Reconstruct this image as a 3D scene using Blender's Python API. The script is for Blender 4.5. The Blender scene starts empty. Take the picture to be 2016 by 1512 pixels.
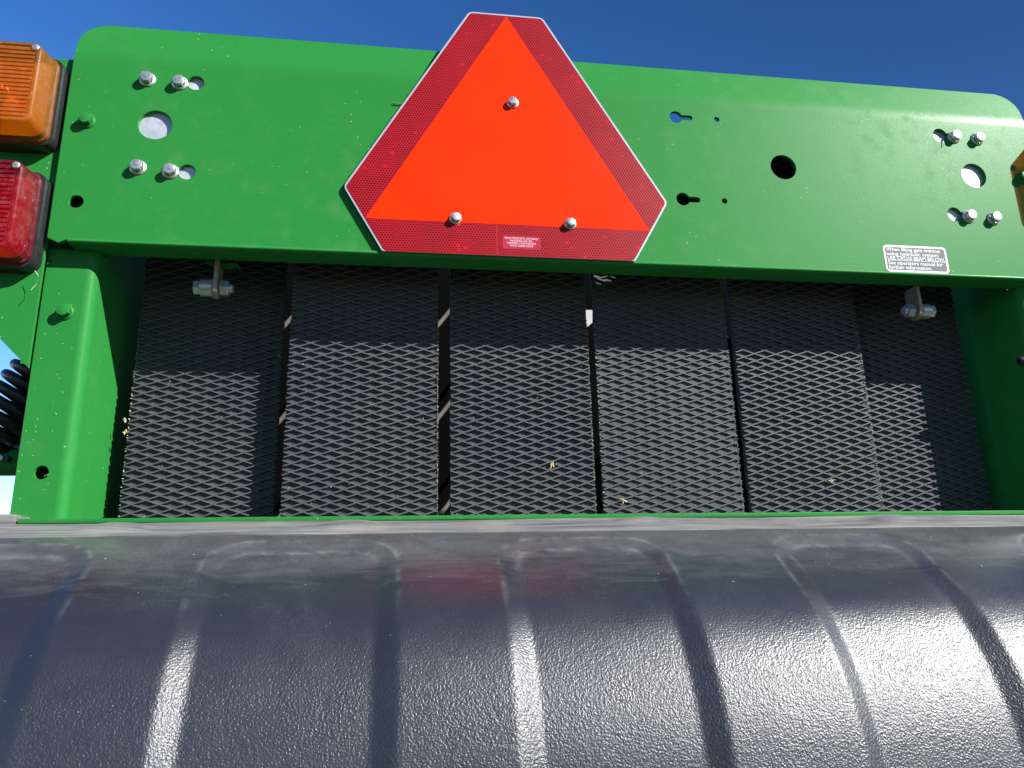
import bpy, bmesh, math, random
from mathutils import Vector, Matrix, Euler

random.seed(7)
S = bpy.context.scene
COL = S.collection
R = math.radians

# ------------------------------------------------------------------ camera, sky, sun, exposure
CAM = Vector((-0.13336, -0.86909, -0.54683))
YAW, PITCH, ROLL = R(-8.546), R(15.230), R(-1.340)
cy, sy, cp, sp, cr, sr = math.cos(YAW), math.sin(YAW), math.cos(PITCH), math.sin(PITCH), math.cos(ROLL), math.sin(ROLL)
fw = Vector((-sy * cp, cy * cp, sp)); rt0 = Vector((cy, sy, 0)); up0 = rt0.cross(fw)
rt = cr * rt0 + sr * up0; up = -sr * rt0 + cr * up0
cd = bpy.data.cameras.new('camera'); cam = bpy.data.objects.new('camera', cd); COL.objects.link(cam)
cam.matrix_world = Matrix((( rt.x, up.x, -fw.x, CAM.x), (rt.y, up.y, -fw.y, CAM.y), (rt.z, up.z, -fw.z, CAM.z), (0, 0, 0, 1)))
cd.sensor_width = 36; cd.lens = 1514 / 2016 * 36
cd.clip_start = 0.02; cd.clip_end = 3000
S.camera = cam

SUN_AZ, SUN_EL = 52.0, 33.8          # azimuth: right of straight-behind-the-camera
sv = Vector((math.sin(R(SUN_AZ)) * math.cos(R(SUN_EL)), -math.cos(R(SUN_AZ)) * math.cos(R(SUN_EL)), math.sin(R(SUN_EL))))
W = bpy.data.worlds.new('World'); S.world = W; W.use_nodes = True
nt = W.node_tree; nt.nodes.clear()
sky = nt.nodes.new('ShaderNodeTexSky'); sky.sky_type = 'NISHITA'; sky.sun_disc = False
sky.sun_elevation = R(SUN_EL); sky.sun_rotation = R(180 - SUN_AZ)
sky.air_density = 1.0; sky.dust_density = 0.12; sky.ozone_density = 3.0; sky.altitude = 300
bg = nt.nodes.new('ShaderNodeBackground'); bg.inputs['Strength'].default_value = 0.066
wo = nt.nodes.new('ShaderNodeOutputWorld')
hs = nt.nodes.new('ShaderNodeHueSaturation'); hs.inputs['Saturation'].default_value = 1.29
hs.inputs['Hue'].default_value = 0.511
nt.links.new(sky.outputs[0], hs.inputs['Color'])
# the clear sky pales smoothly towards the side away from the sun
wc = nt.nodes.new('ShaderNodeTexCoord'); dt = nt.nodes.new('ShaderNodeVectorMath'); dt.operation = 'DOT_PRODUCT'
dt.inputs[1].default_value = tuple(sv); nt.links.new(wc.outputs['Generated'], dt.inputs[0])
sq = nt.nodes.new('ShaderNodeMath'); sq.operation = 'SUBTRACT'; sq.inputs[0].default_value = 0.40; nt.links.new(dt.outputs['Value'], sq.inputs[1])
mx = nt.nodes.new('ShaderNodeMath'); mx.operation = 'SMOOTH_MAX'; mx.inputs[1].default_value = 0.0; mx.inputs[2].default_value = 0.2; nt.links.new(sq.outputs[0], mx.inputs[0])
ma = nt.nodes.new('ShaderNodeMath'); ma.operation = 'MULTIPLY_ADD'; ma.inputs[1].default_value = 1.3; ma.inputs[2].default_value = 0.72; nt.links.new(mx.outputs[0], ma.inputs[0])
vm = nt.nodes.new('ShaderNodeVectorMath'); vm.operation = 'SCALE'; nt.links.new(hs.outputs[0], vm.inputs[0]); nt.links.new(ma.outputs[0], vm.inputs['Scale'])
nt.links.new(vm.outputs[0], bg.inputs['Color']); nt.links.new(bg.outputs[0], wo.inputs['Surface'])
sd = bpy.data.lights.new('sun', 'SUN'); sd.energy = 5.0; sd.angle = R(0.53); sd.color = (1.0, 0.975, 0.935)
sun = bpy.data.objects.new('sun', sd); COL.objects.link(sun)
sun.rotation_euler = sv.to_track_quat('Z', 'Y').to_euler()
S.view_settings.view_transform = 'Standard'; S.view_settings.look = 'None'
S.view_settings.exposure = 1.0; S.view_settings.gamma = 1.0; S.view_settings.use_curve_mapping = False
S.cycles.max_bounces = 10; S.cycles.transparent_max_bounces = 12

# ------------------------------------------------------------------ helpers
def tag(o, label=None, cat=None, group=None, kind=None):
    if label: o['label'] = label
    if cat: o['category'] = cat
    if group: o['group'] = group
    if kind: o['kind'] = kind
    return o

WORLD = {}
def put(o, parent=None, loc=(0, 0, 0), rot=None):
    """link o with its origin at the world point loc (parents are never rotated or scaled)"""
    COL.objects.link(o) if o.name not in COL.objects else None
    loc = Vector(loc); WORLD[o.name] = loc
    if parent is not None:
        o.parent = parent; o.location = loc - WORLD[parent.name]
    else:
        o.location = loc
    if rot is not None: o.rotation_euler = rot
    return o

def empty(name, loc):
    o = bpy.data.objects.new(name, None); o.empty_display_size = 0.1
    return put(o, None, loc)

def smooth(me, ang=35):
    me.polygons.foreach_set('use_smooth', [True] * len(me.polygons))
    try: me.set_sharp_from_angle(angle=R(ang))
    except Exception: pass

def mk(name, bm, mat, parent=None, loc=(0, 0, 0), rot=None, sm=35, recenter=False):
    bmesh.ops.recalc_face_normals(bm, faces=bm.faces) if sm is not None and sm >= 0 else None
    me = bpy.data.meshes.new(name)
    if recenter:
        n = len(bm.verts); c = Vector((0, 0, 0))
        for v in bm.verts: c += v.co
        c /= n
        for v in bm.verts: v.co -= c
        loc = Vector(loc) + c
    bm.to_mesh(me); bm.free()
    if sm: smooth(me, abs(sm))
    if not isinstance(mat, (list, tuple)): mat = [mat]
    for m in mat: me.materials.append(m)
    o = bpy.data.objects.new(name, me)
    return put(o, parent, loc, rot)

def box(bm, x0, x1, y0, y1, z0, z1, bev=0.0):
    vs = [bm.verts.new((x, y, z)) for x in (x0, x1) for y in (y0, y1) for z in (z0, z1)]
    q = [(0, 1, 3, 2), (4, 6, 7, 5), (0, 4, 5, 1), (2, 3, 7, 6), (0, 2, 6, 4), (1, 5, 7, 3)]
    fs = [bm.faces.new([vs[i] for i in f]) for f in q]
    if bev:
        es = list({e for f in fs for e in f.edges})
        bmesh.ops.bevel(bm, geom=es, offset=bev, segments=2, affect='EDGES', profile=0.6)

def loft(bm, loops, cap0=True, cap1=True):
    rows = [[bm.verts.new(p) for p in lp] for lp in loops]
    n = len(rows[0])
    for a, b in zip(rows[:-1], rows[1:]):
        for i in range(n):
            j = (i + 1) % n
            bm.faces.new((a[i], a[j], b[j], b[i]))
    if cap0: bm.faces.new(list(reversed(rows[0])))
    if cap1: bm.faces.new(rows[-1])

def sheet(bm, rows):
    vs = [[bm.verts.new(p) for p in r] for r in rows]
    for a, b in zip(vs[:-1], vs[1:]):
        for i in range(len(a) - 1):
            bm.faces.new((a[i], a[i + 1], b[i + 1], b[i]))
    return vs

def ring(r, y, n=24, ph=0.0, cx=0, cz=0):
    return [(cx + r * math.cos(ph + 2 * math.pi * i / n), y, cz + r * math.sin(ph + 2 * math.pi * i / n)) for i in range(n)]

def rrect(x0, x1, z0, z1, r, n=6):
    pts = []
    for cx, cz, a0 in ((x1 - r, z1 - r, 0), (x0 + r, z1 - r, 90), (x0 + r, z0 + r, 180), (x1 - r, z0 + r, 270)):
        for i in range(n + 1):
            a = R(a0 + 90 * i / n); pts.append((cx + r * math.cos(a), cz + r * math.sin(a)))
    return pts

def circ(cx, cz, r, n=40):
    return [(cx + r * math.cos(2 * math.pi * i / n), cz + r * math.sin(2 * math.pi * i / n)) for i in range(n)]

def keyhole(cx, cz, r, ex, w, n=28):
    """round hole of radius r with a slot of half-width w that ends at ex"""
    s = 1 if ex > cx else -1
    a0 = math.asin(w / r); pts = []
    for i in range(n + 1):
        a = a0 + (2 * math.pi - 2 * a0) * i / n
        pts.append((cx + s * r * math.cos(a), cz + r * math.sin(a)))
    for i in range(11):
        a = -math.pi / 2 + math.pi * i / 10
        pts.append((ex - s * w + s * w * math.cos(a), cz + w * math.sin(a)))
    return pts

def plate_mesh(outline, holes, thick, bev=0.0005):
    """flat plate in the XZ plane with real holes; front face at y=0, back at y=thick"""
    cu = bpy.data.curves.new('plate', 'CURVE'); cu.dimensions = '2D'; cu.fill_mode = 'BOTH'
    cu.extrude = thick / 2 - bev; cu.bevel_depth = bev; cu.bevel_resolution = 1
    for pts in [outline] + holes:
        sp_ = cu.splines.new('POLY'); sp_.points.add(len(pts) - 1); sp_.use_cyclic_u = True
        for p, (x, z) in zip(sp_.points, pts): p.co = (x, z, 0, 1)
    ob = bpy.data.objects.new('plate', cu); COL.objects.link(ob)
    dg = bpy.context.evaluated_depsgraph_get(); dg.update()
    me = bpy.data.meshes.new_from_object(ob.evaluated_get(dg))
    bpy.data.objects.remove(ob); bpy.data.curves.remove(cu)
    for v in me.vertices:
        x, z, y = v.co; v.co = (x, thick / 2 - y, z)
    # x,z -> x,y,z mapping mirrors orientation twice (keeps outward normals)
    return me

def join_mesh(me, bm):
    bm.from_mesh(me)

# ------------------------------------------------------------------ materials
class NB:
    def __init__(s, name):
        s.m = bpy.data.materials.new(name); s.m.use_nodes = True
        s.t = s.m.node_tree; s.t.nodes.clear()
        s.out = s.n('ShaderNodeOutputMaterial')
    def n(s, t, **kw):
        nd = s.t.nodes.new(t)
        for k, v in kw.items(): setattr(nd, k, v)
        return nd
    def l(s, a, b): s.t.links.new(a, b)
    def coord(s): return s.n('ShaderNodeTexCoord').outputs['Object']
    def geo(s): return s.n('ShaderNodeNewGeometry').outputs['Position']
    def noise(s, vec, scale, detail=4, rough=0.5, dist=0.0):
        nd = s.n('ShaderNodeTexNoise'); nd.inputs['Scale'].default_value = scale; nd.inputs['Detail'].default_value = detail
        nd.inputs['Roughness'].default_value = rough; nd.inputs['Distortion'].default_value = dist
        s.l(vec, nd.inputs['Vector']); return nd.outputs['Fac']
    def vor(s, vec, scale, feature='F1', out='Distance', rand=1.0):
        nd = s.n('ShaderNodeTexVoronoi'); nd.feature = feature; nd.inputs['Scale'].default_value = scale
        nd.inputs['Randomness'].default_value = rand
        s.l(vec, nd.inputs['Vector']); return nd.outputs[out]
    def ramp(s, fac, stops):
        nd = s.n('ShaderNodeValToRGB'); el = nd.color_ramp.elements
        while len(el) < len(stops): el.new(0.5)
        for e, (p, c) in zip(el, stops):
            e.position = p; e.color = (c, c, c, 1) if not isinstance(c, tuple) else (*c, 1)
        s.l(fac, nd.inputs['Fac']); return nd.outputs['Color']
    def mix(s, fac, a, b, mode='MIX'):
        nd = s.n('ShaderNodeMix', data_type='RGBA', blend_type=mode)
        for sock, v in ((nd.inputs['Factor'], fac), (nd.inputs['A'], a), (nd.inputs['B'], b)):
            if hasattr(v, 'links') or hasattr(v, 'is_linked'): s.l(v, sock)
            elif isinstance(v, tuple): sock.default_value = (*v, 1)
            else: sock.default_value = v
        # colour sockets are the ones of RGBA type
        return [o for o in nd.outputs if o.type == 'RGBA'][0]
    def math(s, op, a, b=None, c=None):
        nd = s.n('ShaderNodeMath', operation=op)
        for i, v in enumerate((a, b, c)):
            if v is None: continue
            if hasattr(v, 'is_linked'): s.l(v, nd.inputs[i])
            else: nd.inputs[i].default_value = v
        return nd.outputs[0]
    def mapr(s, v, a, b, c=0.0, d=1.0):
        nd = s.n('ShaderNodeMapRange'); s.l(v, nd.inputs[0])
        for i, x in enumerate((a, b, c, d)): nd.inputs[i + 1].default_value = x
        return nd.outputs[0]
    def bump(s, h, strength, dist):
        nd = s.n('ShaderNodeBump'); nd.inputs['Strength'].default_value = strength; nd.inputs['Distance'].default_value = dist
        s.l(h, nd.inputs['Height']); return nd.outputs['Normal']
    def princ(s, color=None, rough=0.5, metal=0.0, spec=0.5, normal=None, **kw):
        p = s.n('ShaderNodeBsdfPrincipled')
        for k, v in (('Base Color', color), ('Roughness', rough), ('Metallic', metal), ('Specular IOR Level', spec), ('Normal', normal), *kw.items()):
            if v is None: continue
            sock = p.inputs[k]
            if hasattr(v, 'is_linked'): s.l(v, sock)
            elif isinstance(v, tuple): sock.default_value = (*v, 1) if len(v) == 3 and sock.type == 'RGBA' else v
            else: sock.default_value = v
        return p
    def done(s, sh):
        s.l(sh.outputs[0] if hasattr(sh, 'outputs') else sh, s.out.inputs['Surface']); return s.m

def mix2(nb, fac, a, b):
    """colour mix helper taking tuples or sockets (factor float or socket)"""
    nd = nb.n('ShaderNodeMixRGB')
    for i, v in enumerate((fac, a, b)):
        if hasattr(v, 'is_linked'): nb.l(v, nd.inputs[i])
        elif isinstance(v, tuple): nd.inputs[i].default_value = (*v, 1)
        else: nd.inputs[i].default_value = v
    return nd.outputs[0]

def paint_green():
    b = NB('green_paint'); p = b.geo()
    n1 = b.noise(p, 3.0, 4); n2 = b.noise(p, 38, 5, 0.6); n3 = b.noise(p, 260, 3, 0.6)
    base = mix2(b, b.mapr(n1, 0.3, 0.7), (0.018, 0.178, 0.032), (0.022, 0.194, 0.037))
    # thin film of dust in blotches
    dust = b.math('MULTIPLY', b.mapr(n2, 0.50, 0.78), b.mapr(n1, 0.40, 0.72))
    base = mix2(b, b.math('MULTIPLY', dust, 0.17), base, (0.30, 0.33, 0.20))
    # small pale specks of chaff dust
    sp1 = b.vor(p, 90); nz = b.noise(p, 14, 2)
    spk = b.math('MULTIPLY', b.math('LESS_THAN', sp1, 0.085), b.mapr(nz, 0.50, 0.62))
    base = mix2(b, b.math('MULTIPLY', spk, 0.40), base, (0.50, 0.52, 0.33))
    bh = b.noise(p, 420, 2, 0.5)
    nrm = b.bump(bh, 0.10, 0.0012)
    rgh = b.math('ADD', b.mapr(n3, 0.3, 0.7, 0.40, 0.47), b.math('MULTIPLY', dust, 0.2))
    return b.done(b.princ(base, rgh, 0.0, 0.09, nrm, **{'Coat Weight': 0.10, 'Coat Roughness': 0.17}))

def simple(name, col, rough=0.5, metal=0.0, var=0.12, nscale=60, bump=0.0, bscale=300, spec=0.5, bdist=0.001):
    b = NB(name); p = b.geo()
    n = b.noise(p, nscale, 5, 0.6)
    lo = tuple(max(0, c * (1 - var)) for c in col); hi = tuple(min(1, c * (1 + var)) for c in col)
    c = mix2(b, b.mapr(n, 0.3, 0.7), lo, hi)
    nrm = b.bump(b.noise(p, bscale, 3), bump, bdist) if bump else None
    r = b.mapr(n, 0.3, 0.7, rough * 0.88, min(1, rough * 1.12))
    return b.done(b.princ(c, r, metal, spec, nrm))

def zinc():
    b = NB('zinc_plating'); p = b.geo()
    n = b.noise(p, 220, 4, 0.6); v = b.vor(p, 160, 'F1', 'Color')
    c = mix2(b, b.mapr(n, 0.3, 0.7), (0.46, 0.47, 0.47), (0.62, 0.62, 0.61))
    return b.done(b.princ(c, b.mapr(n, 0.3, 0.7, 0.30, 0.46), 0.75, 0.5, b.bump(n, 0.15, 0.0006)))

def galv():
    b = NB('galvanised_sheet'); p = b.geo()
    v = b.vor(p, 130, 'F1', 'Color'); sep = b.n('ShaderNodeSeparateColor'); b.l(v, sep.inputs[0])
    n = b.noise(p, 300, 4, 0.6)
    c = mix2(b, sep.outputs[0], (0.56, 0.58, 0.62), (0.72, 0.74, 0.78))
    sc = b.math('LESS_THAN', b.vor(p, 140), 0.10)
    c = mix2(b, b.math('MULTIPLY', sc, 0.6), c, (0.85, 0.85, 0.8))
    return b.done(b.princ(c, b.mapr(n, 0.3, 0.7, 0.36, 0.5), 0.55, 0.5, b.bump(n, 0.2, 0.0005)))

def rubber_belt(name='belt_rubber', k=1.0):
    b = NB(name); p = b.geo()
    n1 = b.noise(p, 9, 4); n2 = b.noise(p, 420, 4, 0.65); n3 = b.noise(p, 60, 4, 0.6)
    c = mix2(b, b.mapr(n1, 0.3, 0.7), tuple(k * v for v in (0.043, 0.046, 0.053)), tuple(k * v for v in (0.058, 0.060, 0.064)))
    c = mix2(b, b.math('MULTIPLY', b.mapr(n3, 0.55, 0.8), 0.35), c, (0.088, 0.080, 0.064))
    sp1 = b.vor(p, 150); spk = b.math('MULTIPLY', b.math('LESS_THAN', sp1, 0.07), b.mapr(n3, 0.52, 0.6))
    c = mix2(b, b.math('MULTIPLY', spk, 0.6), c, (0.45, 0.42, 0.30))
    return b.done(b.princ(c, 0.62, 0, 0.35, b.bump(n2, 0.35, 0.0006)))

def cover_plastic():
    b = NB('textured_black_plastic'); p = b.coord()
    sepp = b.n('ShaderNodeSeparateXYZ'); b.l(b.geo(), sepp.inputs[0]); z = sepp.outputs[2]
    big = b.noise(p, 5, 5, 0.55); mid = b.noise(p, 38, 5, 0.6, 0.6); fine = b.noise(p, 560, 2, 0.5, 0.2); fine2 = b.noise(p, 230, 3, 0.5)
    grain = b.noise(p, 900, 3, 0.6)
    wear = b.n('ShaderNodeAttribute'); wear.attribute_name = 'edge_wear'
    c = mix2(b, b.mapr(big, 0.3, 0.7), (0.0150, 0.0170, 0.0245), (0.0225, 0.0250, 0.0340))
    # field dust that has settled in patches near the top of the shield, streaked sideways
    mp = b.n('ShaderNodeMapping'); mp.inputs['Scale'].default_value = (1.0, 5.0, 5.0); b.l(p, mp.inputs['Vector'])
    streak = b.noise(mp.outputs[0], 11, 6, 0.65, 0.8)
    patch = b.math('ADD', z, b.math('MULTIPLY', b.math('SUBTRACT', streak, 0.5), 0.075))
    settle = b.mapr(patch, -0.535, -0.500, 0.0, 1.0)
    d = b.math('MULTIPLY', settle, b.mapr(mid, 0.25, 0.65, 0.55, 1.0))
    d = b.math('MULTIPLY', d, b.mapr(grain, 0.3, 0.65, 0.6, 1.0))
    c = mix2(b, b.math('MULTIPLY', d, 0.40), c, (0.185, 0.185, 0.175))
    # scattered film of dust lower down, and scuffed pale edges
    film = b.math('MULTIPLY', b.mapr(b.noise(p, 7, 6, 0.7, 1.0), 0.48, 0.75), b.mapr(grain, 0.45, 0.7))
    c = mix2(b, b.math('MULTIPLY', film, 0.24), c, (0.19, 0.20, 0.215))
    wr = b.math('MULTIPLY', wear.outputs['Fac'], b.mapr(mid, 0.42, 0.62, 0.0, 1.0))
    c = mix2(b, b.math('MULTIPLY', wr, 0.34), c, (0.24, 0.24, 0.23))
    sp1 = b.vor(p, 120); spk = b.math('MULTIPLY', b.math('LESS_THAN', sp1, 0.06), b.mapr(mid, 0.55, 0.66))
    c = mix2(b, b.math('MULTIPLY', spk, 0.7), c, (0.50, 0.48, 0.42))
    # faint long scratches
    sm = b.n('ShaderNodeMapping'); sm.inputs['Scale'].default_value = (3.0, 160.0, 160.0); sm.inputs['Rotation'].default_value = (0.0, 0.25, 0.12); b.l(p, sm.inputs['Vector'])
    scr = b.mapr(b.noise(sm.outputs[0], 3, 3, 0.6), 0.70, 0.76)
    c = mix2(b, b.math('MULTIPLY', scr, 0.35), c, (0.16, 0.16, 0.155))
    low = b.mapr(z, -0.525, -0.60)
    rg = b.math('ADD', b.math('MULTIPLY', b.mapr(mid, 0.3, 0.7, 0.36, 0.44), b.mapr(low, 0, 1, 0.48, 1.0)), b.math('MULTIPLY', d, 0.06))
    h = b.math('ADD', fine, b.math('MULTIPLY', fine2, 0.35))
    st = b.mapr(z, -0.54, -0.62, 0.08, 1.0)
    bp = b.n('ShaderNodeBump'); bp.inputs['Distance'].default_value = 0.00075; b.l(st, bp.inputs['Strength']); b.l(h, bp.inputs['Height'])
    return b.done(b.princ(c, rg, 0, 0.78, bp.outputs[0]))

def dusty_flange():
    b = NB('dusty_black_plastic'); p = b.coord()
    mp = b.n('ShaderNodeMapping'); mp.inputs['Scale'].default_value = (1.2, 14.0, 14.0); b.l(p, mp.inputs['Vector'])
    s1 = b.noise(mp.outputs[0], 7, 6, 0.6, 0.6); s2 = b.noise(p, 300, 4, 0.6); s3 = b.noise(p, 16, 4)
    c = mix2(b, b.mapr(s1, 0.3, 0.7), (0.060, 0.060, 0.066), (0.21, 0.205, 0.20))
    c = mix2(b, b.math('MULTIPLY', b.mapr(s3, 0.5, 0.75), 0.4), c, (0.28, 0.26, 0.22))
    return b.done(b.princ(c, 0.5, 0, 0.5, b.bump(s2, 0.25, 0.0008)))

def reflective_red():
    """red retroreflective sheet: honeycomb of cells with paler welds between"""
    b = NB('red_reflective_sheet'); p = b.coord()
    sc = 1 / 0.0036
    sp_ = b.n('ShaderNodeSeparateXYZ'); b.l(p, sp_.inputs[0])
    x = b.math('MULTIPLY', sp_.outputs[0], sc); z = b.math('MULTIPLY', sp_.outputs[2], sc)
    def lat(ox, oz):
        fx = b.math('SUBTRACT', b.math('FLOORED_MODULO', b.math('ADD', x, ox), 1.0), 0.5)
        fz = b.math('SUBTRACT', b.math('FLOORED_MODULO', b.math('ADD', z, oz), 1.7320508), 0.8660254)
        ax = b.math('ABSOLUTE', fx); az = b.math('ABSOLUTE', fz)
        return b.math('MAXIMUM', ax, b.math('ADD', b.math('MULTIPLY', ax, 0.5), b.math('MULTIPLY', az, 0.8660254)))
    h = b.math('MINIMUM', lat(0, 0), lat(0.5, 0.8660254))
    line = b.mapr(h, 0.36, 0.46)
    n = b.noise(p, 25, 4, 0.6); sp1 = b.vor(p, 80, 'F1', 'Distance')
    cell = mix2(b, b.mapr(n, 0.35, 0.65), (0.13, 0.0015, 0.004), (0.19, 0.002, 0.006))
    c = mix2(b, b.math('MULTIPLY', line, 0.85), cell, (0.49, 0.020, 0.028))
    hot = b.math('MULTIPLY', b.math('LESS_THAN', sp1, 0.20), b.mapr(n, 0.52, 0.6))
    c = mix2(b, b.math('MULTIPLY', hot, 0.7), c, (0.55, 0.006, 0.014))
    return b.done(b.princ(c, 0.34, 0, 0.22, b.bump(line, 0.15, 0.0004)))

def fluor():
    b = NB('fluorescent_orange_sheet'); p = b.coord()
    n = b.noise(p, 12, 4); sp1 = b.math('LESS_THAN', b.vor(p, 55), 0.03)
    c = mix2(b, b.mapr(n, 0.3, 0.7), (0.88, 0.023, 0.001), (0.88, 0.028, 0.0013))
    c = mix2(b, b.math('MULTIPLY', sp1, 0.6), c, (0.35, 0.02, 0.01))
    return b.done(b.princ(c, 0.5, 0, 0.04, b.bump(b.noise(p, 350, 2), 0.03, 0.0005)))

def lens(name, tint, surf):
    b = NB(name); p = b.coord()
    n = b.noise(p, 120, 4, 0.6)
    tr = b.n('ShaderNodeBsdfTransparent'); tr.inputs[0].default_value = (*tint, 1)
    sp1 = b.vor(p, 130); spk = b.math('MULTIPLY', b.math('LESS_THAN', sp1, 0.10), b.mapr(n, 0.5, 0.6))
    c = mix2(b, b.math('MULTIPLY', spk, 0.7), surf, (0.85, 0.70, 0.55))
    c = mix2(b, b.math('MULTIPLY', b.mapr(n, 0.45, 0.75), 0.22), c, (0.55, 0.42, 0.34))
    pr = b.princ(c, 0.16, 0, 0.6, b.bump(n, 0.12, 0.0008))
    mx = b.n('ShaderNodeMixShader'); mx.inputs[0].default_value = 0.44
    b.l(tr.outputs[0], mx.inputs[1]); b.l(pr.outputs[0], mx.inputs[2])
    return b.done(mx)

def ground_mat():
    b = NB('stubble_soil'); p = b.geo()
    n1 = b.noise(p, 0.6, 5); n2 = b.noise(p, 14, 6, 0.65); n3 = b.noise(p, 90, 4, 0.7)
    c = mix2(b, b.mapr(n2, 0.3, 0.7), (0.055, 0.045, 0.028), (0.10, 0.085, 0.05))
    c = mix2(b, b.mapr(n1, 0.4, 0.65), c, (0.035, 0.055, 0.02))
    return b.done(b.princ(c, 0.95, 0, 0.2, b.bump(n3, 0.8, 0.02)))

M = dict(
    green=paint_green(), zinc=zinc(), galv=galv(), belt=rubber_belt(), tread=rubber_belt('worn_tread_rubber', 1.42), cover=cover_plastic(), flange=dusty_flange(),
    red=reflective_red(), orange=fluor(), ground=ground_mat(),
    alu=simple('aluminium', (0.40, 0.44, 0.50), 0.35, 0.25, 0.05, 40),
    black=simple('black_housing', (0.018, 0.020, 0.021), 0.38, 0, 0.3, 90, 0.15, 200),
    spring=simple('black_spring_steel', (0.012, 0.013, 0.018), 0.42, 0, 0.3, 90, 0.1, 250),
    rust=simple('bare_brown_steel', (0.30, 0.24, 0.19), 0.5, 0.35, 0.25, 150, 0.3, 300),
    dark=simple('dark_interior_steel', (0.016, 0.017, 0.018), 0.7, 0, 0.3, 20),
    tan=simple('stripe_rod_steel', (0.13, 0.11, 0.09), 0.6, 0, 0.3, 30),
    pitch=simple('shade_black_steel', (0.0015, 0.0015, 0.0017), 0.9, 0, 0.3, 30, spec=0.03),  # deep shade of the chamber put into a near-black base colour
    canvaswhite=simple('pale_scrap_sheet', (0.42, 0.42, 0.41), 0.7, 0, 0.1, 60),
    amber=lens('amber_lens', (1.0, 0.47, 0.03), (0.36, 0.125, 0.012)),
    redlens=lens('red_lens', (0.95, 0.03, 0.06), (0.20, 0.008, 0.024)),
    mirror=simple('lamp_reflector', (0.85, 0.85, 0.82), 0.25, 0.5, 0.1, 40),
    white=simple('white_print', (0.72, 0.73, 0.74), 0.5, 0, 0.03, 80, spec=0.2),
    grey=simple('grey_print', (0.115, 0.12, 0.125), 0.55, 0, 0.05, 80, spec=0.15),
    pink=simple('clear_label_film', (0.36, 0.028, 0.050), 0.2, 0, 0.08, 60),
    pinkt=simple('pale_pink_print', (0.86, 0.50, 0.56), 0.35, 0, 0.05, 80),
    seamred=simple('bright_red_edge', (0.55, 0.025, 0.025), 0.4, 0, 0.1, 60),
    mark=simple('stamped_mark', (0.30, 0.31, 0.32), 0.5, 0.5, 0.1, 60),
    straw=simple('straw', (0.62, 0.48, 0.22), 0.7, 0, 0.3, 300),
    chaff=simple('pale_chaff', (0.62, 0.56, 0.38), 0.75, 0, 0.3, 300),
    canvas=simple('frayed_canvas', (0.42, 0.36, 0.28), 0.85, 0, 0.4, 220, 0.4, 400),
    stem=simple('green_stem', (0.16, 0.26, 0.07), 0.6, 0, 0.2, 100),
)

# ------------------------------------------------------------------ ground
bm = bmesh.new(); vs = [bm.verts.new(p) for p in ((-1500, -1500, 0), (1500, -1500, 0), (1500, 1500, 0), (-1500, 1500, 0))]; bm.faces.new(vs)
g = mk('ground', bm, M['ground'], None, (0, 0, -2.05), sm=0); tag(g, kind='structure')

# ------------------------------------------------------------------ baler root
CX = 0.116                                   # centre line of the machine
XL, XR = -0.535, 0.767                       # edges of the top panel
baler = empty('round_baler', (CX, 0.6, -2.05))
tag(baler, 'green round baler seen from behind, its black diamond belts behind the top panel', 'baler')

# ---- top panel -------------------------------------------------------------
ZB, ZF = -0.1445, 0.0935                      # bottom edge, start of the top bend
T = 0.005
KEY_L = [(-0.391, 0.074), (-0.391, -0.050)]; KEY_R = [(0.625, 0.072), (0.624, -0.053)]
holes = []
for (x, z), (bx, bz) in zip(KEY_L, ((-0.4095, 0.072), (-0.4095, -0.051))): holes.append(keyhole(x, z, 0.0102, bx - 0.004, 0.0040))
for (x, z) in KEY_R: holes.append(keyhole(x, z, 0.0108, 0.6455, 0.0040))
holes += [keyhole(0.2305, 0.072, 0.0093, 0.2545, 0.0040), keyhole(0.2305, -0.0515, 0.0095, 0.2545, 0.0042)]
holes += [circ(0.289, 0.0725, 0.0042, 20), circ(0.288, -0.051, 0.0042, 20)]
holes += [circ(-0.433, 0.0115, 0.0200), circ(0.378, 0.005, 0.0188), circ(0.6665, 0.010, 0.0190), circ(-0.510, -0.096, 0.0084)]
me = plate_mesh([(XL, ZB + 0.002), (XL + 0.012, ZB - 0.0035), (XL + 0.022, ZB + 0.001), (XR - 0.022, ZB + 0.001), (XR - 0.012, ZB - 0.0035), (XR, ZB + 0.002), (XR, ZF), (XL, ZF)], holes, T, 0.0004)
bm = bmesh.new(); bm.from_mesh(me)
def strip(bm, prof, xa, xb, thick, nx=2, taper=None):
    """sweep an outer profile [(y, z, ny, nz)] along X and give it thickness"""
    outer, inner = [], []
    for k, (y, z, ny, nz) in enumerate(prof):
        a, b = (xa, xb) if taper is None else taper(k)
        outer.append([(a + (b - a) * i / (nx - 1), y, z) for i in range(nx)])
        inner.append([(a + (b - a) * i / (nx - 1), y - ny * thick, z - nz * thick) for i in range(nx)])
    vo, vi = sheet(bm, outer), sheet(bm, [list(r) for r in inner])
    n = len(prof)
    for k in range(n - 1):
        bm.faces.new((vo[k][0], vo[k + 1][0], vi[k + 1][0], vi[k][0])); bm.faces.new((vo[k][-1], vi[k][-1], vi[k + 1][-1], vo[k + 1][-1]))
    for i in range(nx - 1):
        bm.faces.new((vo[-1][i], vo[-1][i + 1], vi[-1][i + 1], vi[-1][i]))
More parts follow.
